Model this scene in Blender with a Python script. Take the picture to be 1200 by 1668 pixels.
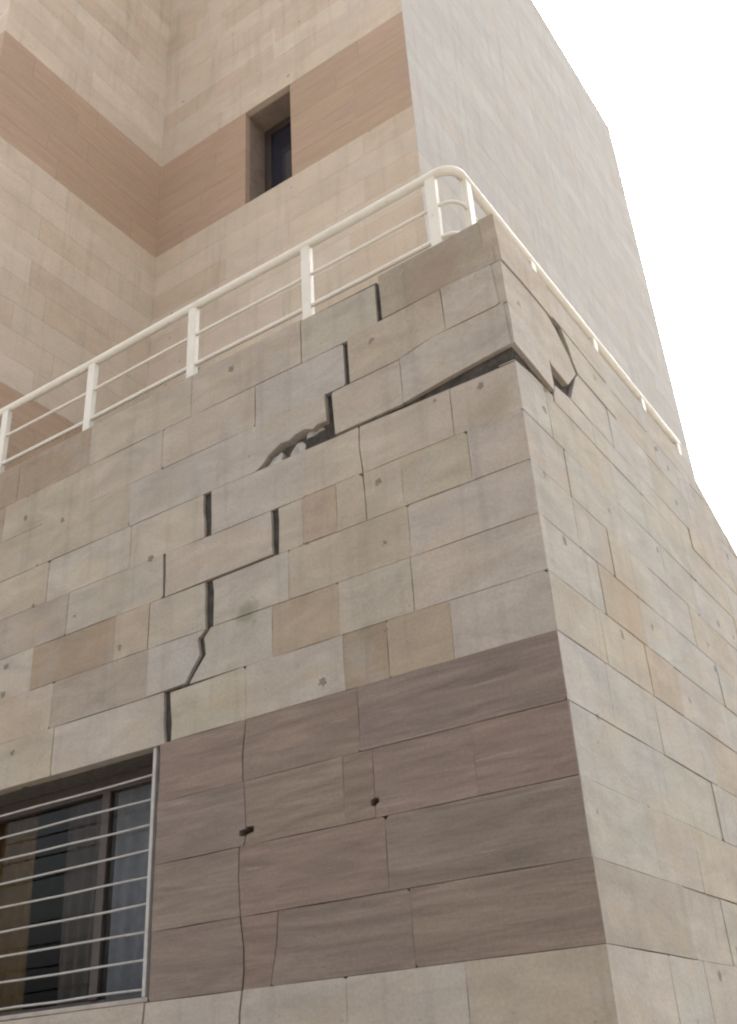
import bpy, math, random
from mathutils import Vector, Matrix

for _o in list(bpy.data.objects):
    bpy.data.objects.remove(_o)
random.seed(11)
scene = bpy.context.scene
col = scene.collection

# ------------------------------------------------------------------ camera
yaw, pit, rol = math.radians(122.60522), math.radians(29.37311), math.radians(-3.59049)
cam_loc = Vector((1.35641, -3.36537, -1.45885))
d = Vector((math.cos(pit) * math.cos(yaw), math.cos(pit) * math.sin(yaw), math.sin(pit)))
r0 = d.cross(Vector((0, 0, 1))).normalized()
u0 = r0.cross(d)
rr = r0 * math.cos(rol) + u0 * math.sin(rol)
uu = -r0 * math.sin(rol) + u0 * math.cos(rol)
cam_data = bpy.data.cameras.new("camera")
cam = bpy.data.objects.new("camera", cam_data)
col.objects.link(cam)
M = Matrix((rr, uu, -d)).transposed().to_4x4()
M.translation = cam_loc
cam.matrix_world = M
cam_data.sensor_fit = 'VERTICAL'
cam_data.sensor_height = 24.0
cam_data.lens = 1679.94 / 1668.0 * 24.0
cam_data.clip_start = 0.05
cam_data.clip_end = 2000
scene.camera = cam
FPX = 1679.94

# ------------------------------------------------------------------ sky, sun, exposure
SUN_EL, SUN_AZ = math.radians(50), math.radians(-22)      # azimuth clockwise from +Y
world = bpy.data.worlds.new("World")
scene.world = world
world.use_nodes = True
wn, wl = world.node_tree.nodes, world.node_tree.links
wn.clear()
sky = wn.new('ShaderNodeTexSky')
sky.sky_type = 'NISHITA'
sky.sun_disc = False
sky.sun_elevation = SUN_EL
sky.sun_rotation = SUN_AZ
sky.air_density = 1.0
sky.dust_density = 10.0
sky.ozone_density = 1.0
hs = wn.new('ShaderNodeHueSaturation')
hs.inputs['Saturation'].default_value = 0.22
bgn = wn.new('ShaderNodeBackground')
bgn.inputs['Strength'].default_value = 0.15
wo = wn.new('ShaderNodeOutputWorld')
wl.new(sky.outputs[0], hs.inputs['Color'])
wl.new(hs.outputs[0], bgn.inputs['Color'])
wl.new(bgn.outputs[0], wo.inputs['Surface'])

sun_data = bpy.data.lights.new("sun", 'SUN')
sun_data.energy = 0.5
sun_data.angle = math.radians(70)
sun_data.color = (1.0, 0.97, 0.93)
sun = bpy.data.objects.new("sun", sun_data)
col.objects.link(sun)
sdir = Vector((math.sin(SUN_AZ) * math.cos(SUN_EL), math.cos(SUN_AZ) * math.cos(SUN_EL), math.sin(SUN_EL)))
sun.rotation_euler = sdir.to_track_quat('Z', 'Y').to_euler()
sun.location = sdir * 40

vs = scene.view_settings
vs.view_transform = 'Standard'
vs.look = 'None'
vs.gamma = 1.0
vs.use_curve_mapping = False
vs.exposure = 1.95
scene.cycles.filter_width = 2.2

# ------------------------------------------------------------------ materials
class NT:
    def __init__(self, name):
        self.m = bpy.data.materials.new(name)
        self.m.use_nodes = True
        self.t = self.m.node_tree
        self.n, self.l = self.t.nodes, self.t.links
        self.b = self.n['Principled BSDF']

    def node(self, kind, **kw):
        nd = self.n.new(kind)
        for k, v in kw.items():
            setattr(nd, k, v)
        return nd

    def link(self, a, b):
        self.l.new(a, b)

    def pos(self, scale=(1, 1, 1)):
        g = self.node('ShaderNodeNewGeometry')
        mp = self.node('ShaderNodeMapping')
        mp.inputs['Scale'].default_value = scale
        self.link(g.outputs['Position'], mp.inputs['Vector'])
        return mp.outputs[0]

    def noise(self, vec, scale, detail=4, rough=.55, dist=0.0):
        t = self.node('ShaderNodeTexNoise')
        t.inputs['Scale'].default_value = scale
        t.inputs['Detail'].default_value = detail
        t.inputs['Roughness'].default_value = rough
        t.inputs['Distortion'].default_value = dist
        self.link(vec, t.inputs['Vector'])
        return t.outputs['Fac']

    def rng(self, val, a, b, c, e):
        m = self.node('ShaderNodeMapRange')
        for i, v in enumerate((a, b, c, e)):
            m.inputs[1 + i].default_value = v
        self.link(val, m.inputs[0])
        return m.outputs[0]

    def mix(self, fac, a, b, mode='MIX'):
        m = self.node('ShaderNodeMix', data_type='RGBA', blend_type=mode)
        for sock, v in ((m.inputs[0], fac), (m.inputs[6], a), (m.inputs[7], b)):
            if hasattr(v, 'is_output'):
                self.link(v, sock)
            else:
                sock.default_value = v if not isinstance(v, tuple) else (*v, 1)
        return m.outputs[2]

    def mul(self, a, b, op='MULTIPLY'):
        m = self.node('ShaderNodeMath', operation=op)
        for sock, v in ((m.inputs[0], a), (m.inputs[1], b)):
            if hasattr(v, 'is_output'):
                self.link(v, sock)
            else:
                sock.default_value = v
        return m.outputs[0]

    def bump(self, h, strength, dist):
        b = self.node('ShaderNodeBump')
        b.inputs['Strength'].default_value = strength
        b.inputs['Distance'].default_value = dist
        self.link(h, b.inputs['Height'])
        self.link(b.outputs[0], self.b.inputs['Normal'])


def grey(k, val):          # a float socket as a grey colour
    c = k.node('ShaderNodeCombineColor')
    for i in range(3):
        k.link(val, c.inputs[i])
    return c.outputs[0]


def pale_stone_mat(name, soft=1.0):
    k = NT(name)
    oi = k.node('ShaderNodeObjectInfo')
    p = k.pos()
    ps = k.pos((1, 1, 1 + 1.6 * soft))
    c = k.node('ShaderNodeAttribute', attribute_name='tone').outputs['Color']
    cloud = k.rng(k.noise(ps, 3.2, 5, .6, .6), .3, .7, 1 - .15 * soft, 1 + .13 * soft)
    c = k.mix(1.0, c, grey(k, cloud), 'MULTIPLY')
    warm = k.rng(k.noise(ps, 1.7, 3, .55, .4), .50, .72, 0, .38 * soft)
    c = k.mix(warm, c, (.355, .278, .185))
    cool = k.rng(k.noise(k.pos((1.3, 1.3, 2)), 2.3, 3, .5), .56, .74, 0, .35 * soft)
    c = k.mix(cool, c, (.34, .335, .315))
    fine = k.rng(k.noise(p, 70, 3, .7), .3, .7, .90, 1.09)
    c = k.mix(1.0, c, grey(k, fine), 'MULTIPLY')
    # natural dark pits
    v = k.node('ShaderNodeTexVoronoi')
    v.inputs['Scale'].default_value = 5.6
    k.link(p, v.inputs['Vector'])
    r = k.node('ShaderNodeSeparateColor')
    k.link(v.outputs['Color'], r.inputs[0])
    size = k.mul(k.rng(r.outputs[0], .25, 1.0, 0.0, .14), k.rng(k.noise(p, 60, 2), .3, .7, .6, 1.3))
    pit = k.mul(size, v.outputs['Distance'], 'SUBTRACT')
    pitf = k.rng(pit, 0.0, .03, 0, .75)
    c = k.mix(k.mul(pitf, .35 + .65 * soft), c, (.12, .10, .08))
    run = k.rng(k.noise(k.pos((7, 7, .55)), 1.6, 4, .6), .52, .75, 1.0, .86)       # rain streaks
    c = k.mix(1.0, c, grey(k, run), 'MULTIPLY')
    v2 = k.node('ShaderNodeTexVoronoi')
    v2.inputs['Scale'].default_value = 17
    k.link(p, v2.inputs['Vector'])
    r2 = k.node('ShaderNodeSeparateColor')
    k.link(v2.outputs['Color'], r2.inputs[0])
    s2 = k.rng(r2.outputs[1], .6, 1.0, 0.0, .11)
    pit2 = k.rng(k.mul(s2, v2.outputs['Distance'], 'SUBTRACT'), 0, .05, 0, .5)
    c = k.mix(pit2, c, (.19, .16, .13))
    # lichen stain on the cracked wall and run-off streaks
    for (x, y, z, rad, colr, am) in ((-1.50, 0, .50, .085, (.17, .17, .125), .75),
                                     (-.33, 0, 1.93, .24, (.23, .165, .115), .55),
                                     (-.12, 0, 1.06, .13, (.25, .19, .13), .4),
                                     (.02, .9, .45, .35, (.33, .25, .17), .5),
                                     (-.75, 0, .80, .12, (.27, .25, .17), .4)):
        vm = k.node('ShaderNodeVectorMath', operation='DISTANCE')
        g = k.node('ShaderNodeNewGeometry')
        k.link(g.outputs['Position'], vm.inputs[0])
        vm.inputs[1].default_value = (x, y, z)
        wob = k.mul(vm.outputs['Value'], k.rng(k.noise(p, 14, 4, .65), .3, .7, .55, 1.6))
        c = k.mix(k.rng(wob, rad, rad * .35, 0, am), c, colr)
    k.link(c, k.b.inputs['Base Color'])
    k.b.inputs['Roughness'].default_value = .82
    k.b.inputs['Specular IOR Level'].default_value = .25
    h = k.mul(k.noise(p, 45, 4, .65), k.mul(pitf, -1.6), 'ADD')
    h = k.mul(h, k.mul(k.noise(ps, 9, 3), .4), 'ADD')
    k.bump(h, .45 * soft, .006)
    return k.m


def brown_stone_mat(name, soft=1.0):
    k = NT(name)
    oi = k.node('ShaderNodeObjectInfo')
    c = k.node('ShaderNodeAttribute', attribute_name='tone').outputs['Color']
    # each stone's bed lies a little differently: shift the pattern by the stone's random number
    g = k.node('ShaderNodeNewGeometry')
    off = k.node('ShaderNodeVectorMath', operation='ADD')
    cmb = k.node('ShaderNodeCombineXYZ')
    k.link(k.mul(oi.outputs['Random'], 13.0), cmb.inputs[0])
    k.link(k.mul(oi.outputs['Random'], 7.0), cmb.inputs[2])
    k.link(g.outputs['Position'], off.inputs[0])
    k.link(cmb.outputs[0], off.inputs[1])

    def scl(s):
        mp = k.node('ShaderNodeMapping')
        mp.inputs['Scale'].default_value = s
        k.link(off.outputs[0], mp.inputs['Vector'])
        return mp.outputs[0]
    st = k.noise(scl((1.1, 1.1, 11)), 1.5, 6, .62, 1.1)
    st2 = k.noise(scl((2.6, 2.6, 60)), 1.6, 4, .6, .3)
    c = k.mix(1.0, c, grey(k, k.rng(st, .3, .7, 1 - .27 * soft, 1 + .24 * soft)), 'MULTIPLY')
    c = k.mix(1.0, c, grey(k, k.rng(st2, .3, .7, 1 - .10 * soft, 1 + .09 * soft)), 'MULTIPLY')
    red = k.rng(k.noise(scl((1, 1, 6)), 1.3, 3), .5, .7, 0, .3)
    c = k.mix(red, c, (.202, .148, .118)) if soft == 1 else c
    gr = k.rng(k.noise(scl((1, 1, 4)), 1.9, 3), .55, .72, 0, .45)
    c = k.mix(gr, c, (.20, .165, .13) if soft == 1 else (.34, .262, .2))
    pale = k.rng(k.noise(scl((1.8, 1.8, 42)), 1.2, 4, .6, .4), .63, .72, 0, .40 * soft)
    c = k.mix(pale, c, (.34, .265, .21))
    pits = k.rng(k.noise(scl((9, 9, 42)), 1.6, 3, .55), .66, .76, 0, .55 * soft)
    c = k.mix(pits, c, (.10, .08, .065))
    p = k.pos()
    c = k.mix(1.0, c, grey(k, k.rng(k.noise(p, 75, 3, .7), .3, .7, .9, 1.1)), 'MULTIPLY')
    k.link(c, k.b.inputs['Base Color'])
    k.b.inputs['Roughness'].default_value = .7
    k.b.inputs['Specular IOR Level'].default_value = .3
    h = k.mul(k.mul(st2, .8), k.mul(pits, -1.5), 'ADD')
    h = k.mul(h, k.noise(p, 50, 3), 'ADD')
    k.bump(h, .4 * soft, .005)
    return k.m


def plain_mat(name, colr, rough=.8, var=.18, scale=12, metal=0.0, spec=.3, bump=.3):
    k = NT(name)
    p = k.pos()
    c = k.mix(1.0, colr, grey(k, k.rng(k.noise(p, scale, 5, .6), .3, .7, 1 - var, 1 + var)), 'MULTIPLY')
    k.link(c, k.b.inputs['Base Color'])
    k.b.inputs['Roughness'].default_value = rough
    k.b.inputs['Metallic'].default_value = metal
    k.b.inputs['Specular IOR Level'].default_value = spec
    if bump:
        k.bump(k.noise(p, scale * 5, 4, .65), bump, .004)
    return k.m


def paint_mat():
    k = NT("cream_railing_paint")
    p = k.pos()
    c = k.mix(k.rng(k.noise(p, 6, 5, .65), .45, .7, 0, .35), (.62, .585, .515), (.47, .42, .35))
    c = k.mix(k.rng(k.noise(p, 38, 3, .6), .68, .74, 0, .7), c, (.33, .22, .14))      # small rust freckles
    k.link(c, k.b.inputs['Base Color'])
    k.b.inputs['Roughness'].default_value = .5
    k.bump(k.noise(p, 90, 3), .2, .002)
    return k.m


def glass_mat():
    k = NT("window_glass")
    tr = k.node('ShaderNodeBsdfTransparent')
    tr.inputs[0].default_value = (.84, .87, .87, 1)
    gl = k.node('ShaderNodeBsdfGlossy')
    gl.inputs['Roughness'].default_value = .03
    gl.inputs['Color'].default_value = (.7, .7, .7, 1)
    fr = k.node('ShaderNodeFresnel')
    fr.inputs[0].default_value = 1.33
    mx = k.node('ShaderNodeMixShader')
    g = k.node('ShaderNodeNewGeometry')
    k.link(k.mul(fr.outputs[0], k.mul(1.0, g.outputs['Backfacing'], 'SUBTRACT')), mx.inputs[0])
    k.link(tr.outputs[0], mx.inputs[1])
    k.link(gl.outputs[0], mx.inputs[2])
    k.link(mx.outputs[0], k.n['Material Output'].inputs['Surface'])
    return k.m


PALE = pale_stone_mat("pale_limestone")
UPALE = pale_stone_mat("pale_smooth_limestone", .45)
BROWN = brown_stone_mat("brown_travertine")
UBROWN = brown_stone_mat("smooth_brown_stone", .35)
PALEM = plain_mat("pale_mortar", (.30, .265, .225), .95, .2, 30)
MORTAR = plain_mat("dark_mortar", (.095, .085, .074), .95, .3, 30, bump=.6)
CRACK_SHADE = plain_mat("crack_shade_dark", (.055, .048, .042), .97, .45, 22, bump=1.0)  # near-black colour painted as the shade inside the open cracks
RUBBLE = plain_mat("broken_stone", (.36, .345, .32), .95, .3, 26, bump=.9)
PAINT = paint_mat()
GRILLE = plain_mat("grey_grille_paint", (.36, .345, .325), .45, .15, 20, bump=.1)
FRAME = plain_mat("dark_bronze_frame", (.055, .042, .036), .45, .2, 20, spec=.4, bump=.1)
GLASS = glass_mat()
PLASTER = plain_mat("room_plaster", (.16, .14, .125), .9, .15, 6)
BOUNCE_WHITE = plain_mat("white_bounce_floor", (.66, .62, .56), .7, .12, 9)  # unseen terrace floor, made white to bounce sky light onto the upper walls
SCREED = plain_mat("terrace_screed", (.30, .27, .235), .9, .2, 9)
GROUNDM = plain_mat("pale_paving_dust", (.26, .235, .205), .95, .2, 1.5)

# ------------------------------------------------------------------ helpers
def empty(name, loc=(0, 0, 0), parent=None):
    o = bpy.data.objects.new(name, None)
    o.location = loc
    o.empty_display_size = .2
    col.objects.link(o)
    if parent:
        o.parent = parent
    return o


def link_mesh(name, verts, faces, mat, parent=None, loc=(0, 0, 0), smooth=False):
    me = bpy.data.meshes.new(name)
    me.from_pydata(verts, [], faces)
    me.materials.append(mat)
    if smooth:
        me.polygons.foreach_set('use_smooth', [True] * len(me.polygons))
    me.update()
    o = bpy.data.objects.new(name, me)
    o.location = loc
    col.objects.link(o)
    if parent:
        o.parent = parent
    return o


class MB:                                     # collects boxes and tubes into one mesh
    def __init__(self):
        self.v, self.f = [], []

    def box(self, a, b):
        n = len(self.v)
        for z in (a[2], b[2]):
            for x, y in ((a[0], a[1]), (b[0], a[1]), (b[0], b[1]), (a[0], b[1])):
                self.v.append((x, y, z))
        for q in ((0, 3, 2, 1), (4, 5, 6, 7), (0, 1, 5, 4), (1, 2, 6, 5), (2, 3, 7, 6), (3, 0, 4, 7)):
            self.f.append(tuple(n + i for i in q))
        return self

    def tube(self, pts, rad, seg=10):
        pts = [Vector(p) for p in pts]
        n0 = len(self.v)
        for i, p in enumerate(pts):
            t = (pts[min(i + 1, len(pts) - 1)] - pts[max(i - 1, 0)]).normalized()
            up = Vector((0, 0, 1)) if abs(t.z) < .95 else Vector((1, 0, 0))
            a = t.cross(up).normalized()
            b = a.cross(t)
            for s in range(seg):
                w = 2 * math.pi * s / seg
                self.v.append(tuple(p + a * rad * math.cos(w) + b * rad * math.sin(w)))
        for i in range(len(pts) - 1):
            for s in range(seg):
                q = (s + 1) % seg
                self.f.append((n0 + i * seg + s, n0 + i * seg + q, n0 + (i + 1) * seg + q, n0 + (i + 1) * seg + s))
        self.f.append(tuple(n0 + s for s in reversed(range(seg))))
        self.f.append(tuple(n0 + (len(pts) - 1) * seg + s for s in range(seg)))
        return self

    def make(self, name, mat, parent=None, loc=(0, 0, 0), smooth=False):
        L = Vector(loc)
        return link_mesh(name, [tuple(Vector(p) - L) for p in self.v], self.f, mat, parent, loc, smooth)


def tone(me, cols):
    at = me.attributes.new('tone', 'FLOAT_COLOR', 'FACE')
    at.data.foreach_set('color', [x for c in cols for x in (*c, 1.0)])


def bevel(o, w=.006, seg=2):
    m = o.modifiers.new("edge", 'BEVEL')
    m.width = w
    m.segments = seg
    m.limit_method = 'ANGLE'
    return o


def area(poly):
    return .5 * sum(a[0] * b[1] - b[0] * a[1] for a, b in zip(poly, poly[1:] + poly[:1]))


def clip(poly, n, c):                          # keep the side n.p <= c
    out = []
    for a, b in zip(poly, poly[1:] + poly[:1]):
        da, db = n[0] * a[0] + n[1] * a[1] - c, n[0] * b[0] + n[1] * b[1] - c
        if da <= 0:
            out.append(a)
        if da * db < 0:
            t = da / (da - db)
            out.append((a[0] + t * (b[0] - a[0]), a[1] + t * (b[1] - a[1])))
    return out


# wall planes: (u, v, n) -> world, n is outwards
PL = {
    'front': lambda u, v, n: (u, -n, v),
    'side': lambda u, v, n: (n, u, v),
    'ufront': lambda u, v, n: (u, 2.0 - n, v),
    'uside': lambda u, v, n: (-1.37 + n, u, v),
    'recess': lambda u, v, n: (-4.39 + n, u, v),
}


def px_area(plane, poly):
    q = []
    for u, v in poly:
        w = Vector(PL[plane](u, v, 0)) - cam_loc
        z = max(w.dot(d), .05)
        q.append((FPX * w.dot(rr) / z, -FPX * w.dot(uu) / z))
    inside = sum(1 for a in q if abs(a[0]) < 640 and abs(a[1]) < 880)
    if inside == 0:
        return 0
    return abs(area(q))


STONES = []                                    # all stones first, meshes later


def add_stone(plane, poly, colr, mat, wall, depth=.066, proud=None, mitre=None, detail=True, name='stone', bev=.0010):
    if len(poly) < 3 or abs(area(poly)) < 2e-4:
        return
    if area(poly) < 0:
        poly = poly[::-1]
    STONES.append(dict(plane=plane, poly=poly, col=colr, mat=mat, wall=wall, depth=depth,
                       proud=random.uniform(-.002, .002) if proud is None else proud,
                       mitre=mitre, detail=detail, name=name, bev=bev, px=px_area(plane, poly)))


def rough_outline(poly, rnd, chip=.22):
    out = []
    n = len(poly)
    for i in range(n):
        a, p, b = poly[i - 1], poly[i], poly[(i + 1) % n]
        va, vb = Vector(a) - Vector(p), Vector(b) - Vector(p)
        if n <= 6 and va.length > .12 and vb.length > .12 and rnd.random() < chip:
            s, t = rnd.uniform(.006, .02), rnd.uniform(.006, .02)
            out.append(tuple(Vector(p) + va.normalized() * s))
            out.append(tuple(Vector(p) + vb.normalized() * t))
        else:
            out.append((p[0] + rnd.uniform(-.0012, .0012), p[1] + rnd.uniform(-.0012, .0012)))
        if vb.length > .16 and n <= 8:
            for t in ((.5,) if vb.length < .5 else (.35, .7)):
                m = Vector(p) + vb * (t + rnd.uniform(-.08, .08))
                nn = Vector((-vb.y, vb.x)).normalized() * rnd.uniform(-.0003, .0022)
                out.append((m.x + nn.x, m.y + nn.y))
    return out


def stone_geo(s):
    rnd = random.Random(int(abs(s['poly'][0][0]) * 7919 + abs(s['poly'][0][1]) * 104729 + len(s['plane']) * 31))
    poly = rough_outline(s['poly'], rnd) if s['detail'] else s['poly']
    n = len(poly)
    inset = []
    for i in range(n):
        a, p, b = Vector(poly[i - 1]), Vector(poly[i]), Vector(poly[(i + 1) % n])
        e1, e2 = (p - a), (b - p)
        n1, n2 = Vector((-e1.y, e1.x)).normalized(), Vector((-e2.y, e2.x)).normalized()
        w = n1 + n2
        w = w / max(w.dot(w) * .5, .4)
        inset.append(p + w * s['bev'])
    f = PL[s['plane']]
    pr, dp, bv = s['proud'] * (1.0 if s['detail'] else .3), s['depth'], s['bev']
    tl = 1.0 if s['detail'] else .15
    tilt = (rnd.uniform(-.004, .004) * tl, rnd.uniform(-.006, .006) * tl)
    cu = sum(p[0] for p in poly) / n
    cv = sum(p[1] for p in poly) / n

    def off(u, v):
        return pr + (u - cu) * tilt[0] + (v - cv) * tilt[1]
    vs_ = [f(p[0], p[1], off(*p)) for p in inset]
    vs_ += [f(p[0], p[1], off(*p) - bv) for p in poly]
    back = []
    for u, v in poly:
        u2 = u
        if s['mitre'] == 'hi' and u > max(q[0] for q in poly) - .06:
            u2 = u - dp
        if s['mitre'] == 'lo' and u < min(q[0] for q in poly) + .06:
            u2 = u + dp
        back.append(f(u2, v, off(u, v) - dp))
    vs_ += back
    fs = [tuple(range(n)), tuple(2 * n + i for i in reversed(range(n)))]
    for i in range(n):
        j = (i + 1) % n
        fs.append((n + i, n + j, j, i))
        fs.append((2 * n + i, 2 * n + j, n + j, n + i))
    return vs_, fs, f(cu, cv, pr)


# ------------------------------------------------------------------ stone colours
G = (0.339, 0.303, 0.259)    # light grey
W = (0.342, 0.295, 0.244)    # pinkish grey
B = (0.333, 0.280, 0.215)    # beige
T = (0.299, 0.233, 0.166)    # tan
N = (0.262, 0.204, 0.147)    # brown tan
V = (0.325, 0.294, 0.240)    # greenish grey
C = (0.330, 0.303, 0.272)    # cool grey
L = (0.339, 0.297, 0.256)    # lilac grey
P = (0.280, 0.231, 0.189)    # purple brown
BR = (.186, .141, .113)   # brown band
BG = (.180, .140, .114)   # greyer brown band
BRR = (.187, .139, .112)  # redder brown band
UB = (.380, .275, .198)


def tint(c, a=.06):
    if .16 < min(c) and max(c) < .36 and c[0] < .36:
        c = tuple(x * .78 + m * .22 for x, m in zip(c, (.328, .293, .250)))
    k = 1 + random.uniform(-a, a)
    return tuple(max(0, x * k + random.uniform(-.003, .003)) for x in c)


# ------------------------------------------------------------------ ground
gm = 400
ground = link_mesh('ground', [(-gm, -gm, -3.08), (gm, -gm, -3.08), (gm, gm, -3.08), (-gm, gm, -3.08)], [(0, 1, 2, 3)], GROUNDM)
ground['kind'] = 'structure'
ground['label'] = 'dusty pale ground at the foot of the building'

# ------------------------------------------------------------------ building: cores
bld = empty('stone_building', (0, 0, -3.08))
bld['label'] = 'pale stone clad building with wide stepped cracks through its corner and parapet'
bld['category'] = 'building'
BZ = Vector((0, 0, -3.08))
T_ = .05                                       # stone thickness; the cores start behind it
WX0, WX1, WZ0, WZ1 = -3.72, -2.03, -1.083, 0.0  # barred window opening
TOP = 2.065


def core(mb, name, mat):
    o = mb.make(name, mat)
    o.parent = bld
    o.matrix_parent_inverse = Matrix.Translation(-BZ)
    return o


m = MB()
e = T_ + .001
# front wall round the window
m.box((-6.8, e, -3.08), (WX0, .36, TOP - .03))
m.box((WX1, e, -3.08), (-.36, .36, TOP - .03))
m.box((WX0, e, -3.08), (WX1, .36, WZ0 - .002))
m.box((WX0, e, WZ1 + .002), (WX1, .36, TOP - .03))
# side wall, with the raking end of the parapet
m.box((-.36, e, -3.08), (-e, 2.55, TOP - .03))
m.box((-.36, 2.55, -3.08), (-e, 5.2, .85))
m.box((-.36, 5.2, -3.08), (-e, 9.05, .92))
m.box((-1.36, 8.7, -3.08), (-.361, 9.05, .92))
m.box((-6.8, .361, -3.08), (-6.4, 9.05, TOP - .03))
n0 = len(m.v)
for x in (-.36, -e):
    m.v += [(x, 2.55, .85), (x, 5.2, .85), (x, 5.2, .92), (x, 2.58, TOP - .045)]
m.f += [(n0, n0 + 3, n0 + 2, n0 + 1), (n0 + 4, n0 + 5, n0 + 6, n0 + 7), (n0 + 3, n0 + 7, n0 + 6, n0 + 2), (n0 + 1, n0 + 2, n0 + 6, n0 + 5), (n0, n0 + 4, n0 + 7, n0 + 3)]
ground_storey = core(m, 'ground_storey', MORTAR)
m = MB()
m.box((-4.39 + .001, 2.0 + e, -3.08), (-1.37 - e, 9.05, 12.2))
m.box((-6.8, e, TOP + .001), (-4.39 - e, 9.05, 12.2))
upper_storey = core(m, 'upper_storey', PALEM)
m = MB()
m.box((-6.75, .361, 1.05), (-.361, 5.2, 1.2))
floor_t = core(m, 'terrace_floor', BOUNCE_WHITE)
m = MB()
m.box((-6.8, .0, 12.201), (-4.39, 9.05, 12.28))
m.box((-4.389, 2.0, 12.201), (-1.37, 9.05, 12.28))
roof = core(m, 'roof_slab', SCREED)
# parapet capping: thin bed, set back a little; front piece coloured dark as a shadow line
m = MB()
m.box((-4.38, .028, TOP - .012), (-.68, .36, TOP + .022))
shade_cap = core(m, 'parapet_capping', MORTAR)
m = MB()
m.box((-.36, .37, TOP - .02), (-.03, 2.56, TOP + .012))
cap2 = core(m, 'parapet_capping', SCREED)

# ------------------------------------------------------------------ front wall courses
ROWZ = [0, .25, .5, .75, 1.0, 1.257, 1.53, 1.785, 2.07]


def joint(x, g=None, slant=0.0):
    g = random.choice((.0002, .0003, .0005, .0008)) if g is None else g
    return ('j', x, g, slant)


def crack(left, right):
    """left / right: the two broken edges as (x, z) from the top down"""
    rnd = random.Random(int(abs(left[0][0]) * 9173 + abs(left[0][1]) * 311))
    wide = min(b[0] for b in right[:2]) - max(a[0] for a in left[:2]) > .015
    if wide:
        left = [(x - .004, z) for x, z in left]
        right = [(x + .004, z) for x, z in right]

        def crumble(p, out):
            q = [p[0]]
            for a, b in zip(p, p[1:]):
                n = max(1, int(math.hypot(b[0] - a[0], b[1] - a[1]) / .07))
                for i in range(1, n):
                    t = i / n + rnd.uniform(-.25, .25) / n
                    q.append((a[0] + (b[0] - a[0]) * t + out * rnd.uniform(-.0015, .006), a[1] + (b[1] - a[1]) * t + rnd.uniform(-.002, .002)))
                q.append(b)
            return q
        left, right = crumble(left, -1), crumble(right, 1)
    return ('c', left, right)


def side_pts(jn, which, zt, zb):               # the joint's edge from the top down
    if jn[0] == 'j':
        s = -.5 if which == 'l' else .5
        return [(jn[1] + jn[2] * s + jn[3] * .5, zt), (jn[1] + jn[2] * s - jn[3] * .5, zb)]
    return list(jn[1] if which == 'l' else jn[2])


def lay_row(plane, zb, zt, joints, cols, mat, wall, gaps=None, mitre_hi=False, mitre_lo=False, fix=None, detail=True, cut=None, chipd=.066):
    """stones between consecutive joints; fix[i] = (dTopLeft, dTopRight, dBotLeft, dBotRight) moves a stone's corners"""
    shift = 0
    if plane == 'front' and joints[0][0] == 'j' and -5.6 < joints[0][1] < -4.4:
        joints = [J(-6.8), J(joints[0][1] - .95)] + list(joints)
        shift = 2
        fix = {k_ + 2: v_ for k_, v_ in (fix or {}).items()}
    for i in range(len(joints) - 1):
        if gaps is None:
            gt, gb = (random.choice((.0001, .0002, .0003, .0009)) for _ in range(2))
        else:
            gt, gb = random.uniform(*gaps) * .5, random.uniform(*gaps) * .5
        le = side_pts(joints[i], 'r', zt, zb)
        ri = side_pts(joints[i + 1], 'l', zt, zb)
        a, b, c_, d_ = (fix or {}).get(i, (0, 0, 0, 0))
        le[0] = (le[0][0], le[0][1] - gt + a)
        le[-1] = (le[-1][0], le[-1][1] + gb + c_)
        ri[0] = (ri[0][0], ri[0][1] - gt + b)
        ri[-1] = (ri[-1][0], ri[-1][1] + gb + d_)
        poly = le + ri[::-1]                    # down the left edge, up the right
        if cut:
            for nn, cc in cut:
                poly = clip(poly, nn, cc)
                if len(poly) < 3:
                    break
        mi = 'hi' if (mitre_hi and i == len(joints) - 2) else ('lo' if (mitre_lo and i == 0) else None)
        cl = tint(cols[(i - shift) % len(cols)], .035)
        if plane == 'side':
            cl = (cl[0] * .97, cl[1] * 1.005, cl[2] * 1.03)
        add_stone(plane, poly, cl, mat, wall, mitre=mi, detail=detail, depth=chipd)


J = joint
E0 = J(0.0, .001)
FW = 'g'
# row 0 ... row 4, below the big break
lay_row('front', 0, .25, [J(-4.9), J(-3.62), J(-2.77), crack([(-2.008, .25), (-1.988, 0)], [(-1.972, .25), (-1.955, 0)]), J(-1.503), J(-.966), J(-.745), J(-.44), E0],
        [B, B, G, V, G, N, T, L], PALE, FW, mitre_hi=True, fix={2: (0, 0, 0, -.002), 3: (-.012, 0, 0, 0)})
lay_row('front', .25, .5, [J(-4.7), J(-3.42), J(-2.81), J(-2.124),
                           crack([(-1.752, .5), (-1.800, .462), (-1.786, .375), (-1.846, .30), (-1.872, .25)],
                                 [(-1.720, .5), (-1.762, .455), (-1.748, .372), (-1.812, .298), (-1.846, .25)]),
                           J(-1.35), J(-.978), J(-.603), E0],
        [N, B, P, C, G, T, V, L], PALE, FW, mitre_hi=True, fix={3: (0, 0, 0, .008)})
lay_row('front', .5, .75, [J(-5.0), J(-3.74), J(-3.003), J(-2.374), J(-2.135, .004), crack([(-1.759, .75), (-1.748, .5)], [(-1.717, .75), (-1.709, .5)]), J(-1.25), J(-.596), E0],
        [B, G, N, B, V, G, B, L], PALE, FW, mitre_hi=True, fix={5: (-.008, 0, 0, 0)})
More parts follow.
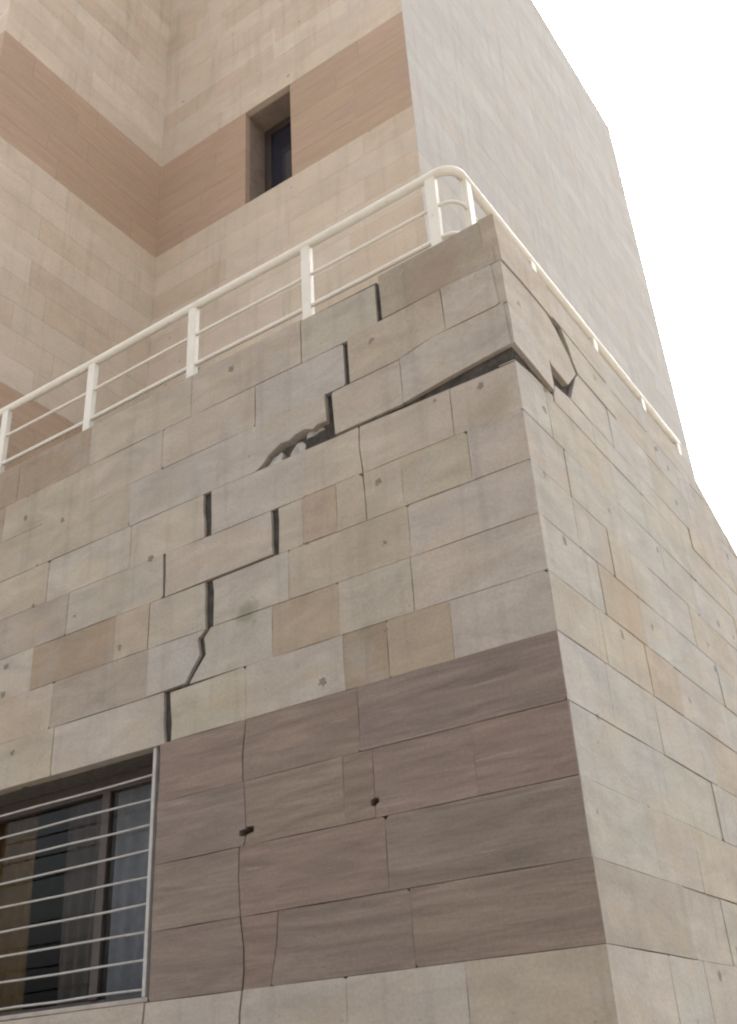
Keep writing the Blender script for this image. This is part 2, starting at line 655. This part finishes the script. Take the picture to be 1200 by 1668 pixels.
lay_row('front', .75, 1.0, [J(-4.9), J(-3.45), J(-2.757, .003), crack([(-2.060, 1.0), (-2.045, .75)], [(-2.038, 1.0), (-2.030, .75)]),
                            crack([(-1.347, 1.0), (-1.338, .75)], [(-1.309, 1.0), (-1.308, .75)]), J(-1.162), J(-.967),
                            crack([(-.818, 1.0), (-.812, .88), (-.808, .75)], [(-.812, 1.0), (-.8075, .88), (-.806, .75)]), J(-.61), J(-.27), E0],
        [G, P, V, W, W, T, W, W, B, L], PALE, FW, mitre_hi=True, fix={3: (0, -.004, 0, .010), 4: (-.004, 0, 0, 0)})
lay_row('front', 1.0, 1.257, [J(-4.7), J(-3.6), J(-2.95), J(-2.305), crack([(-1.787, 1.257), (-1.773, 1.0)], [(-1.742, 1.257), (-1.736, 1.0)]), J(-1.138),
                              crack([(-.823, 1.257), (-.829, 1.15), (-.815, 1.0)], [(-.816, 1.257), (-.823, 1.15), (-.810, 1.0)]), J(-.33), E0],
        [B, B, G, W, G, W, W, W], PALE, FW, mitre_hi=True, fix={7: (-.006, -.010, 0, 0), 6: (0, -.006, 0, 0)})
# rows 5 - 7 left of the break (the stone beside the hole has lost its lower corner)
hole = crack([(-1.006, 1.53), (-1.000, 1.368), (-1.055, 1.372), (-1.08, 1.358), (-1.13, 1.378), (-1.19, 1.371), (-1.225, 1.352), (-1.28, 1.358), (-1.33, 1.332), (-1.365, 1.315), (-1.40, 1.280), (-1.440, 1.257)],
             [(-.965, 1.53), (-.95, 1.27)])
lay_row('front', 1.257, 1.53, [J(-4.9), J(-3.75), J(-3.05), J(-2.33), J(-1.70), hole], [N, B, B, C, G], PALE, FW)
lay_row('front', 1.53, 1.785, [J(-4.7), J(-3.42), J(-2.76), J(-2.102, .004), J(-1.449, .003), J(-.886, .001)], [N, B, W, W, C], PALE, FW)
lay_row('front', 1.785, TOP, [J(-4.9), J(-3.95), J(-3.33), J(-2.69), J(-1.9), J(-1.143, .003), J(-.676, .001)], [N, N, N, W, W, V], PALE, FW,
        fix={5: (-.006, -.016, 0, 0)})
# the corner block above the break: tilted and lifted towards the corner
BLOCK = [
    ([(-.953, 1.268), (-.567, 1.276), (-.569, 1.528), (-.965, 1.517)], W),
    ([(-.5645, 1.277), (-.003, 1.343), (-.012, 1.574), (-.395, 1.566), (-.5665, 1.529)], L),
    ([(-.855, 1.524), (-.565, 1.533), (-.40, 1.569), (-.312, 1.572), (-.318, 1.822), (-.857, 1.800)], B),
    ([(-.3095, 1.572), (-.030, 1.578), (-.046, 1.820), (-.3155, 1.822)], L),
    ([(-.645, 1.812), (-.30, 1.826), (-.020, 1.825), (-.030, 2.112), (-.652, 2.088)], (.275, .225, .172)),
]
for i, (poly, c) in enumerate(BLOCK):
    add_stone('front', poly, tint(c, .02), PALE, FW, proud=.004 + .003 * (i % 2), depth=.075)
# rubble in the hole
FRAG = [
    ([(-1.405, 1.258), (-1.372, 1.283), (-1.352, 1.305), (-1.322, 1.312), (-1.298, 1.322), (-1.287, 1.300), (-1.295, 1.281), (-1.272, 1.258)], -.022),
    ([(-1.252, 1.258), (-1.248, 1.292), (-1.222, 1.318), (-1.205, 1.338), (-1.172, 1.333), (-1.152, 1.312), (-1.158, 1.287), (-1.138, 1.258)], -.028),
    ([(-1.148, 1.342), (-1.10, 1.338), (-1.06, 1.349), (-1.01, 1.345), (-1.0, 1.364), (-1.05, 1.372), (-1.14, 1.376)], -.030),
    ([(-1.120, 1.258), (-1.108, 1.279), (-1.092, 1.272), (-1.082, 1.258)], -.03),
]
for poly, pr in FRAG:
    add_stone('front', poly, (.40, .385, .36), RUBBLE, FW, proud=pr, depth=.06, name='stone_fragment', bev=.002)

# dark fill set back in the open breaks, its colour standing in for shade
SHADE_FILLS = [
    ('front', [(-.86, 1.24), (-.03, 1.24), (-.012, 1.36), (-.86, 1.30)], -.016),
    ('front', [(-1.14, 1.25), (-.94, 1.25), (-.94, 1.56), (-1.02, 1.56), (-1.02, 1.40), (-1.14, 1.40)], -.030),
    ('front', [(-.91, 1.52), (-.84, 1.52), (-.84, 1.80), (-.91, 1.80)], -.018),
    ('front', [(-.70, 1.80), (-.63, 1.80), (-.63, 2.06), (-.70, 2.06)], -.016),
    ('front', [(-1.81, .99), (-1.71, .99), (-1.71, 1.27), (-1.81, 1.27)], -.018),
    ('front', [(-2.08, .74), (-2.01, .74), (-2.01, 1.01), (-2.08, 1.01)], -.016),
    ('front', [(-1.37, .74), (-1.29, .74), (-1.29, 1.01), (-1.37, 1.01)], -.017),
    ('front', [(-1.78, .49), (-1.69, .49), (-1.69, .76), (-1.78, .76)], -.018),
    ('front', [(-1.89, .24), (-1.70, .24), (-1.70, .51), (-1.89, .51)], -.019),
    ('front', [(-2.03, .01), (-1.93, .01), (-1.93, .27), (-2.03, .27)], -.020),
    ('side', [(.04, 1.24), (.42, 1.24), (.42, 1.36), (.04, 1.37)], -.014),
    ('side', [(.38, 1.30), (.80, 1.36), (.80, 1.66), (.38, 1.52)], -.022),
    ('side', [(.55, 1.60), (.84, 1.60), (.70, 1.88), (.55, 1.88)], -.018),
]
for pl_, poly, pr in SHADE_FILLS:
    add_stone(pl_, poly, (.05, .05, .05), CRACK_SHADE, FW, proud=pr, depth=.03, name='crack_shade_fill')

# brown band, four courses, and the pale courses below it
slot = crack([(-1.512, -.27), (-1.500, -.470), (-1.533, -.474), (-1.536, -.498), (-1.500, -.500), (-1.512, -.54)],
             [(-1.510, -.27), (-1.4975, -.464), (-1.456, -.466), (-1.458, -.490), (-1.4975, -.496), (-1.510, -.54)])
knot = crack([(-.851, -.27), (-.851, -.464), (-.868, -.470), (-.870, -.490), (-.851, -.496), (-.851, -.54)],
             [(-.850, -.27), (-.850, -.462), (-.833, -.466), (-.832, -.482), (-.850, -.494), (-.850, -.54)])
WR = J(WX1 + .012, 0)
lay_row('front', -.27, 0, [WR, crack([(-1.503, 0), (-1.524, -.15), (-1.522, -.27)], [(-1.501, 0), (-1.5195, -.15), (-1.519, -.27)]), J(-.905), E0],
        [BR, BRR, BG], BROWN, FW, mitre_hi=True, gaps=(.0004, .0010))
lay_row('front', -.54, -.27, [WR, slot, J(-.995), knot, J(-.40), E0], [BG, BR, BRR, BR, BRR], BROWN, FW, mitre_hi=True, gaps=(.0004, .0010))
lay_row('front', -.815, -.54, [WR, crack([(-1.538, -.54), (-1.541, -.66), (-1.529, -.815)], [(-1.532, -.54), (-1.535, -.66), (-1.523, -.815)]), J(-.81), E0],
        [BG, BR, BG], BROWN, FW, mitre_hi=True, gaps=(.0006, .0022))
lay_row('front', -1.083, -.815, [WR, crack([(-1.529, -.815), (-1.512, -.93), (-1.510, -1.02), (-1.517, -1.083)], [(-1.523, -.815), (-1.5055, -.93), (-1.504, -1.02), (-1.511, -1.083)]),
                                 crack([(-1.336, -.815), (-1.344, -.93), (-1.375, -1.083)], [(-1.3345, -.815), (-1.342, -.93), (-1.3735, -1.083)]), J(-.72), E0],
        [BG, BRR, BG, BR], BROWN, FW, mitre_hi=True, gaps=(.0004, .0010))
lay_row('front', -1.353, -1.083, [J(-4.7), J(-3.3), crack([(-2.040, -1.083), (-2.052, -1.2), (-2.05, -1.353)], [(-2.033, -1.083), (-2.046, -1.2), (-2.045, -1.353)]),
                                  crack([(-1.520, -1.083), (-1.532, -1.16), (-1.538, -1.353)], [(-1.512, -1.083), (-1.524, -1.16), (-1.531, -1.353)]),
                                  J(-1.02), J(-.52), E0], [W, W, L, G, G, B], PALE, FW, mitre_hi=True)
for i in range(1, 7):
    zt = -1.083 - .27 * i
    zb = max(zt - .27, -3.079)
    xs = [-5.0 - .2 * (i % 2)]
    while xs[-1] < -.6:
        xs.append(xs[-1] + random.uniform(.55, .95))
    xs = [x for x in xs if x < -.35] + [None]
    lay_row('front', zb, zt, [J(x) if x is not None else E0 for x in xs], random.sample([G, W, B, V, L, G], 6), PALE, FW, mitre_hi=True, detail=False)
# brown stones left of the window, out of the photograph's left edge
for zb, zt in ((-.27, 0), (-.54, -.27), (-.815, -.54), (-1.083, -.815)):
    lay_row('front', zb, zt, [J(-5.2), J(-4.5 + random.uniform(-.2, .2)), J(WX0 - .012, 0)], [BR, BG], BROWN, FW, detail=False)

# ------------------------------------------------------------------ side wall courses (u = y)
S0 = J(0.0, .001)
SC = (G, V, B, C, G, W)
RAKE = [((.33 / .77, 1.0), 2.06 + .33 / .77 * 2.60)]       # raking top beyond y = 2.6


def side_row(zb, zt, us, cols, **kw):
    if zt < .9:
        us = us + [6.1, 7.1, 8.0, 9.05]
    lay_row('side', zb, zt, [S0] + [J(u) for u in us], cols, PALE, FW, mitre_lo=True, cut=RAKE if zt > .9 else None, **kw)


g2 = None
side_row(-1.353, -1.083, [.56, .95, 1.5, 2.2, 2.9, 3.7, 4.4, 5.2], [W, G, W, B, G, V, W, B], gaps=g2)
side_row(-1.083, -.815, [.88, 1.35, 1.9, 2.6, 3.3, 4.1, 5.2], [P, W, V, G, B, V, G], gaps=g2)
side_row(-.815, -.54, [.65, 1.15, 1.9, 2.5, 3.2, 4.0, 5.2], [V, W, B, V, C, G, B], gaps=g2)
side_row(-.54, -.27, [.92, 1.6, 2.3, 3.0, 3.9, 5.2], [C, V, G, V, B, G], gaps=g2)
side_row(-.27, 0, [.446, .98, 1.7, 2.4, 3.1, 4.0, 5.2], [C, G, G, B, V, W, G], gaps=(.003, .006))
side_row(0, .25, [.49, 1.0, 1.39, 2.1, 2.8, 3.6, 4.3, 5.2], [B, B, T, W, G, C, V, B], gaps=(.0006, .004))
side_row(.25, .5, [.575, 1.05, 1.5, 2.2, 3.0, 3.8, 5.2], [G, T, G, C, G, V, G], gaps=g2)
side_row(.5, .75, [.40, .78, 1.3, 1.9, 2.6, 3.4, 4.3, 5.2], [G, W, V, G, B, C, V, G], gaps=(.0006, .004))
side_row(.75, 1.0, [.40, .92, 1.6, 2.1, 2.9, 3.7, 5.2], [W, V, G, V, G, B, V], gaps=g2)
side_row(1.0, 1.25, [.30, .86, 1.45, 2.2, 2.9, 3.8, 5.2], [G, B, G, V, W, G, B], gaps=g2)
# broken corner courses, then the sound courses to the right of the break
SB = [
    ([(0.0, 1.345), (.10, 1.338), (.385, 1.305), (.395, 1.34), (.392, 1.50), (.245, 1.552), (.0, 1.572)], G, .010, .075),
    ([(.400, 1.253), (.86, 1.253), (.86, 1.385), (.60, 1.392), (.44, 1.372), (.402, 1.30)], G, .0, .075),
    ([(.395, 1.503), (.425, 1.478), (.60, 1.462), (.745, 1.612), (.688, 1.69), (.625, 1.745), (.565, 1.79), (.475, 1.832), (.20, 1.835), (.0, 1.822), (.0, 1.580), (.25, 1.556)], W, .006, .075),
    ([(.62, 1.397), (.86, 1.389), (1.16, 1.389), (1.16, 1.64), (.795, 1.64), (.752, 1.602)], G, .0, .075),
    ([(.004, 1.832), (.20, 1.841), (.545, 1.841), (.55, 2.055), (-.02, 2.10)], B, .008, .075),
    ([(.728, 1.775), (.752, 1.71), (.80, 1.648), (1.30, 1.643), (1.30, 1.84), (.66, 1.862)], V, .002, .075),
    ([(.555, 1.866), (.60, 1.868), (1.24, 1.845), (1.24, 2.045), (.553, 2.055)], W, .004, .075),
    ([(.003, 1.255), (.396, 1.255), (.398, 1.29), (.18, 1.284), (.003, 1.262)], V, -.004, .075),
]
for poly, c, pr, dp in SB:
    add_stone('side', poly, tint(c, .03), PALE, FW, proud=pr, depth=dp)
for zb, zt, us, cs in ((1.25, 1.387, [.863, 1.5, 2.3, 3.2, 3.9, 4.6], (V, G, B, V)), (1.387, 1.64, [1.163, 1.75, 2.4, 3.1, 4, 4.6], (G, V, W, G)),
                       (1.64, 1.843, [1.303, 1.95, 2.6, 3.3, 4], (B, G, V)), (1.843, 2.05, [1.243, 1.85, 2.5, 3.2], (G, W, G))):
    lay_row('side', zb, zt, [J(u) for u in us], cs, PALE, FW, gaps=g2, cut=RAKE)
for i in range(1, 7):
    zt = -1.083 - .27 * i
    zb = max(zt - .27, -3.079)
    us, cu_ = [], 0
    while cu_ < 5.2:
        cu_ = min(5.2, cu_ + random.uniform(.55, .95))
        us.append(cu_)
    side_row(zb, zt, us, random.sample(SC, 6), detail=False)

# ------------------------------------------------------------------ upper storey
UW = 'u'
U1 = (0.531, 0.447, 0.362)
U2 = (0.514, 0.436, 0.352)
U3 = (0.542, 0.463, 0.383)
U4 = (0.497, 0.409, 0.320)
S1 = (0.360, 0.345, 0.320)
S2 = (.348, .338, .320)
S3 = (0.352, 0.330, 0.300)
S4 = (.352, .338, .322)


def zlines():
    z = [1.3 + i * .27 for i in range(4)] + [2.38 + i * (3.465 - 2.38) / 4 for i in range(4)]
    z += [3.465 + i * (5.87 - 3.465) / 9 for i in range(9)]
    z += [5.87 + i * (7.14 - 5.87) / 5 for i in range(5)]
    z += [7.14 + i * (12.20 - 7.14) / 20 for i in range(21)]
    return z


ZL = zlines()
SX0, SX1 = -3.235, -2.675                      # slit window opening


def cuts(a, b, lo, hi):
    out, x = [a], a - random.uniform(0, .4)
    while True:
        x += random.uniform(lo, hi)
        if x > b - lo * .5:
            break
        if x > a + lo * .4:
            out.append(x)
    return out + [b]


for zb, zt in zip(ZL, ZL[1:]):
    band = (2.3 < zb < 3.4) or (5.8 < zb < 7.1)
    slit = 5.8 < zb < 7.1
    mat = UBROWN if band else UPALE
    cs = [tint(UB, .018) for _ in range(9)] if band else [random.choice((U1, U2, U3, U4)) for _ in range(9)]
    gp = (.0004, .0012)
    if zb > 2.9:
        if slit:
            lay_row('ufront', zb, zt, [J(x, .001) for x in cuts(-4.39, SX0, .6, 1.2)], cs, mat, UW, gaps=gp, detail=False)
            lay_row('ufront', zb, zt, [J(x, .001) for x in cuts(SX1, -1.37, .55, 1.0)], cs[3:], mat, UW, gaps=gp, detail=False, mitre_hi=True)
        else:
            lay_row('ufront', zb, zt, [J(x, .001) for x in cuts(-4.39, -1.37, .7, 1.25)], cs, mat, UW, gaps=gp, detail=False, mitre_hi=True)
    lay_row('recess', zb, zt, [J(x, .001) for x in cuts(0.0, 2.03, .7, 1.25)], cs[2:], mat, UW, gaps=gp, detail=False, mitre_lo=zt > 2.1)
    if zt > 2.1:
        lay_row('front', max(zb, TOP + .004), zt, [J(x, .001) for x in cuts(-6.8, -4.39, .7, 1.25)], cs[1:], mat, UW, gaps=gp, detail=False, mitre_hi=True)
    if zb > 2.0:
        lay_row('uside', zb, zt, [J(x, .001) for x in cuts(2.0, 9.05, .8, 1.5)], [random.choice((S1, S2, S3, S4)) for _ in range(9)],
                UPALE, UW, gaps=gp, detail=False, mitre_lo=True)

# ------------------------------------------------------------------ build the stones: the 300 that show largest are objects, the rest one mesh each material
STONES.sort(key=lambda s: -s['px'])
parents = {'g': ground_storey, 'u': upper_storey}
n_own = 0
rest = {}
for s in STONES:
    vs_, fs, c0 = stone_geo(s)
    own = s['px'] > 30 and n_own < 298
    if own:
        n_own += 1
        o = link_mesh(s['name'], [tuple(Vector(p) - Vector(c0)) for p in vs_], fs, s['mat'])
        o.location = Vector(c0)
        o.parent = parents[s['wall']]
        o.matrix_parent_inverse = Matrix.Identity(4)
        tone(o.data, [s['col']] * len(fs))
    else:
        R = rest.setdefault((s['wall'], s['mat'].name), ([], [], s['mat'], []))
        k0 = len(R[0])
        R[0].extend(vs_)
        R[1].extend(tuple(k0 + i for i in f) for f in fs)
        R[3].extend([s['col']] * len(fs))
for (w, _), (v_, f_, mt, c_) in rest.items():
    o = link_mesh('stone_cladding', v_, f_, mt)
    o.parent = parents[w]
    tone(o.data, c_)
    o['kind'] = 'stuff'

# ------------------------------------------------------------------ barred window
win = core(MB(), 'window', FRAME) if False else empty('window', (WX1, 0, WZ0))
win.parent = bld
win.matrix_parent_inverse = Matrix.Translation(-BZ)
WL = Vector((WX1, 0, WZ0))


def wpart(mb, name, mat, bev=0, smooth=False):
    o = mb.make(name, mat, None, (0, 0, 0), smooth)
    o.parent = win
    o.matrix_parent_inverse = Matrix.Translation(-WL)
    if bev:
        bevel(o, bev)
    return o


YF = .22                                       # window plane, set back in the reveal
m = MB()
m.box((WX0, YF, WZ1 - .075), (WX1, YF + .06, WZ1))
m.box((WX0, YF, WZ0), (WX1, YF + .06, WZ0 + .06))
m.box((WX0, YF, WZ0 + .061), (WX0 + .06, YF + .06, WZ1 - .076))
m.box((WX1 - .05, YF, WZ0 + .061), (WX1, YF + .06, WZ1 - .076))
m.box((-2.615, YF - .008, WZ0 + .061), (-2.56, YF + .052, WZ1 - .076))
wpart(m, 'frame', FRAME, .004)
wpart(MB().box((WX0 + .061, YF + .026, WZ0 + .061), (-2.616, YF + .032, WZ1 - .076)), 'pane', GLASS)
wpart(MB().box((-2.559, YF + .010, WZ0 + .061), (WX1 - .051, YF + .016, WZ1 - .076)), 'pane', GLASS)
wpart(MB().box((WX0 - .0, .004, WZ0 + .002), (WX1 + .0, YF - .002, WZ0 + .022)), 'sill', SCREED, .004)
# dark room behind
m = MB()
xa, xb, ya, yb, za, zb_ = WX0 - .5, WX1 + .5, .362, 1.9, -2.0, .98
m.box((xa, yb, za), (xb, yb + .05, zb_))
m.box((xa - .05, ya, za), (xa, yb, zb_))
m.box((xb, ya, za), (xb + .05, yb, zb_))
m.box((xa, ya, zb_), (xb, yb, zb_ + .05))
m.box((xa, ya, za - .05), (xb, yb, za))
core(m, 'room', PLASTER)

# curtains hang inside the room: things of their own
CURT_O = plain_mat("ochre_curtain_cloth", (.15, .078, .026), .9, .15, 18, bump=.2)
CURT_B = plain_mat("brown_curtain_cloth", (.095, .07, .06), .9, .15, 18, bump=.2)
CURT_G = plain_mat("grey_net_curtain_cloth", (.25, .235, .26), .9, .12, 18, bump=.2)


def curtain(x0, x1, y, mat, label, amp, folds, taper=0.0):
    vv, ff = [], []
    nx, nz = folds * 8, 10
    for side in (0, .004):
        for k in range(nz + 1):
            z = -1.75 + (1.78) * k / nz
            for i in range(nx + 1):
                t = i / nx
                x = x0 + (x1 - x0) * t + taper * (1 - k / nz) * (t - .5)
                vv.append((x, y + side + amp * math.sin(t * folds * 2 * math.pi + .7 * math.sin(k * .5)) * (1.1 - .3 * k / nz), z))
    w = nx + 1
    half = (nz + 1) * w
    for k in range(nz):
        for i in range(nx):
            a = k * w + i
            ff.append((a, a + 1, a + w + 1, a + w))
            ff.append((half + a, half + a + w, half + a + w + 1, half + a + 1))
    loc = Vector(((x0 + x1) / 2, y, -1.75))
    o = link_mesh('curtain', [tuple(Vector(p) - loc) for p in vv], ff, mat, None, loc, True)
    o['label'] = label
    o['category'] = 'curtain'
    o['group'] = 'curtains behind the barred window'
    return o


curtain(-3.75, -3.31, .40, CURT_O, 'ochre curtain hanging behind the window bars at the outer edge of the opening', .018, 5)
curtain(-3.09, -2.84, .43, CURT_B, 'dark brown curtain hanging behind the window bars between ochre and grey curtains', .02, 3)
curtain(-2.76, -2.05, .39, CURT_G, 'pale grey curtain hanging behind the window bars beside the grille post', .010, 7)

# grille: bolted to the wall, a part of the building
gr = empty('window_grille', (WX1, 0, WZ0))
gr.parent = bld
gr.matrix_parent_inverse = Matrix.Translation(-BZ)


def gpart(mb, name, smooth=False):
    o = mb.make(name, GRILLE, None, (0, 0, 0), smooth)
    o.parent = gr
    o.matrix_parent_inverse = Matrix.Translation(-WL)
    return o


bevel(gpart(MB().box((-2.072, .012, WZ0 + .024), (-2.052, .036, WZ1 - .004)), 'post'), .002)
bevel(gpart(MB().box((WX0 + .02, .012, WZ0 + .024), (WX0 + .044, .036, WZ1 - .004)), 'post'), .002)
for i in range(9):
    z = -.128 - i * .1127
    pts = [(-3.69 + (3.69 - 2.06) * t / 6, .02, z + random.uniform(-.003, .003)) for t in range(7)]
    gpart(MB().tube(pts, .0050, 8), 'bar', True)

# ------------------------------------------------------------------ slit window in the upper storey
DZ = (5.872, 7.138)
sw = empty('slit_window', (SX1, 2.0, DZ[0]))
sw.parent = bld
sw.matrix_parent_inverse = Matrix.Translation(-BZ)
SL = Vector((SX1, 2.0, DZ[0]))


def spart(mb, name, mat, bev=0):
    o = mb.make(name, mat)
    o.parent = sw
    o.matrix_parent_inverse = Matrix.Translation(-SL)
    if bev:
        bevel(o, bev)
    return o


# ------------------------------------------------------------------ railing
rail = empty('terrace_railing', (-.19, .10, TOP))
rail['label'] = 'cream painted metal railing with curved corner along the terrace parapet'
rail['category'] = 'railing'
RL = Vector((-.19, .10, TOP))


def rpart(mb, name, smooth=False, bev=0):
    o = mb.make(name, PAINT, None, (0, 0, 0), smooth)
    o.parent = rail
    o.matrix_parent_inverse = Matrix.Translation(-RL)
    if bev:
        bevel(o, bev)
    return o


def bend(z, rad, xa=-4.36, yb_=3.46, off=0.0, zr=0.0):
    cx, cy = -.215 - rad, .10 + rad
    pts = [(xa + (cx - xa) * t / 8, .10 + off, z + .004 * math.sin(t * 1.7)) for t in range(9)]
    for a in range(1, 8):
        w = -math.pi / 2 + a * math.pi / 16
        pts.append((cx + (rad - off) * math.cos(w), cy + (rad - off) * math.sin(w), z + .004))
    pts += [(-.215 - off, cy + (yb_ - cy) * t / 6, z + zr * t / 6) for t in range(7)]
    return pts


rpart(MB().tube(bend(2.675, .10), .026, 12), 'top_rail', True)
rpart(MB().tube(bend(2.452, .10), .0095, 8), 'middle_rail', True)
rpart(MB().tube(bend(2.232, .10), .013, 8), 'bottom_rail', True)
for x in (-3.683, -2.855, -2.001, -1.162, -.351):
    rpart(MB().box((x - .030, .083, TOP + .023), (x + .030, .119, 2.658)), 'post', bev=.004)
for y in (.231, .99, 1.87, 2.70, 3.42):
    z0 = TOP + .013 if y < 2.58 else 1.68
    rpart(MB().box((-.233, y - .030, z0), (-.197, y + .030, 2.658)), 'post', bev=.004)

# slit window joinery, with the core cut back as a niche
o = upper_storey
cut_m = MB().box((SX0 - .03, 1.9, DZ[0] - .03), (SX1 + .03, 2.36, DZ[1] + .03)).make('niche_cut', PALEM)
cut_o = cut_m
bm_mod = upper_storey.modifiers.new('niche', 'BOOLEAN')
bm_mod.operation = 'DIFFERENCE'
bm_mod.solver = 'EXACT'
bm_mod.object = cut_o
bpy.context.view_layer.update()
dg = bpy.context.evaluated_depsgraph_get()
new_me = bpy.data.meshes.new_from_object(upper_storey.evaluated_get(dg))
upper_storey.modifiers.clear()
upper_storey.data = new_me
bpy.data.objects.remove(cut_o)
REV = plain_mat("brown_reveal_stone", (.24, .185, .15), .8, .15, 9)
ya_, yb_s = 2.0515, 2.30
spart(MB().box((SX0 - .028, ya_, DZ[0] - .002), (SX0 - .002, yb_s, DZ[1] + .002)), 'reveal', REV)
spart(MB().box((SX1 + .002, ya_, DZ[0] - .002), (SX1 + .028, yb_s, DZ[1] + .002)), 'reveal', REV)
spart(MB().box((SX0 - .028, ya_, DZ[1] + .003), (SX1 + .028, yb_s, DZ[1] + .028)), 'soffit', REV)
spart(MB().box((SX0 - .028, ya_, DZ[0] - .028), (SX1 + .028, yb_s, DZ[0] - .003)), 'sill', REV)
m = MB()
m.box((SX0 + .001, 2.301, DZ[0] + .001), (SX0 + .075, 2.35, DZ[1] - .001))
m.box((SX1 - .075, 2.301, DZ[0] + .001), (SX1 - .001, 2.35, DZ[1] - .001))
m.box((SX0 + .0755, 2.301, DZ[0] + .001), (SX1 - .0755, 2.35, DZ[0] + .075))
m.box((SX0 + .0755, 2.301, DZ[1] - .075), (SX1 - .0755, 2.35, DZ[1] - .001))
spart(m, 'frame', FRAME, .003)
GLD = plain_mat("dark_blue_glass", (.02, .022, .035), .05, .1, 3, spec=.5, bump=0)
spart(MB().box((SX0 + .0755, 2.322, DZ[0] + .0755), (SX1 - .0755, 2.332, DZ[1] - .0755)), 'pane', GLD)
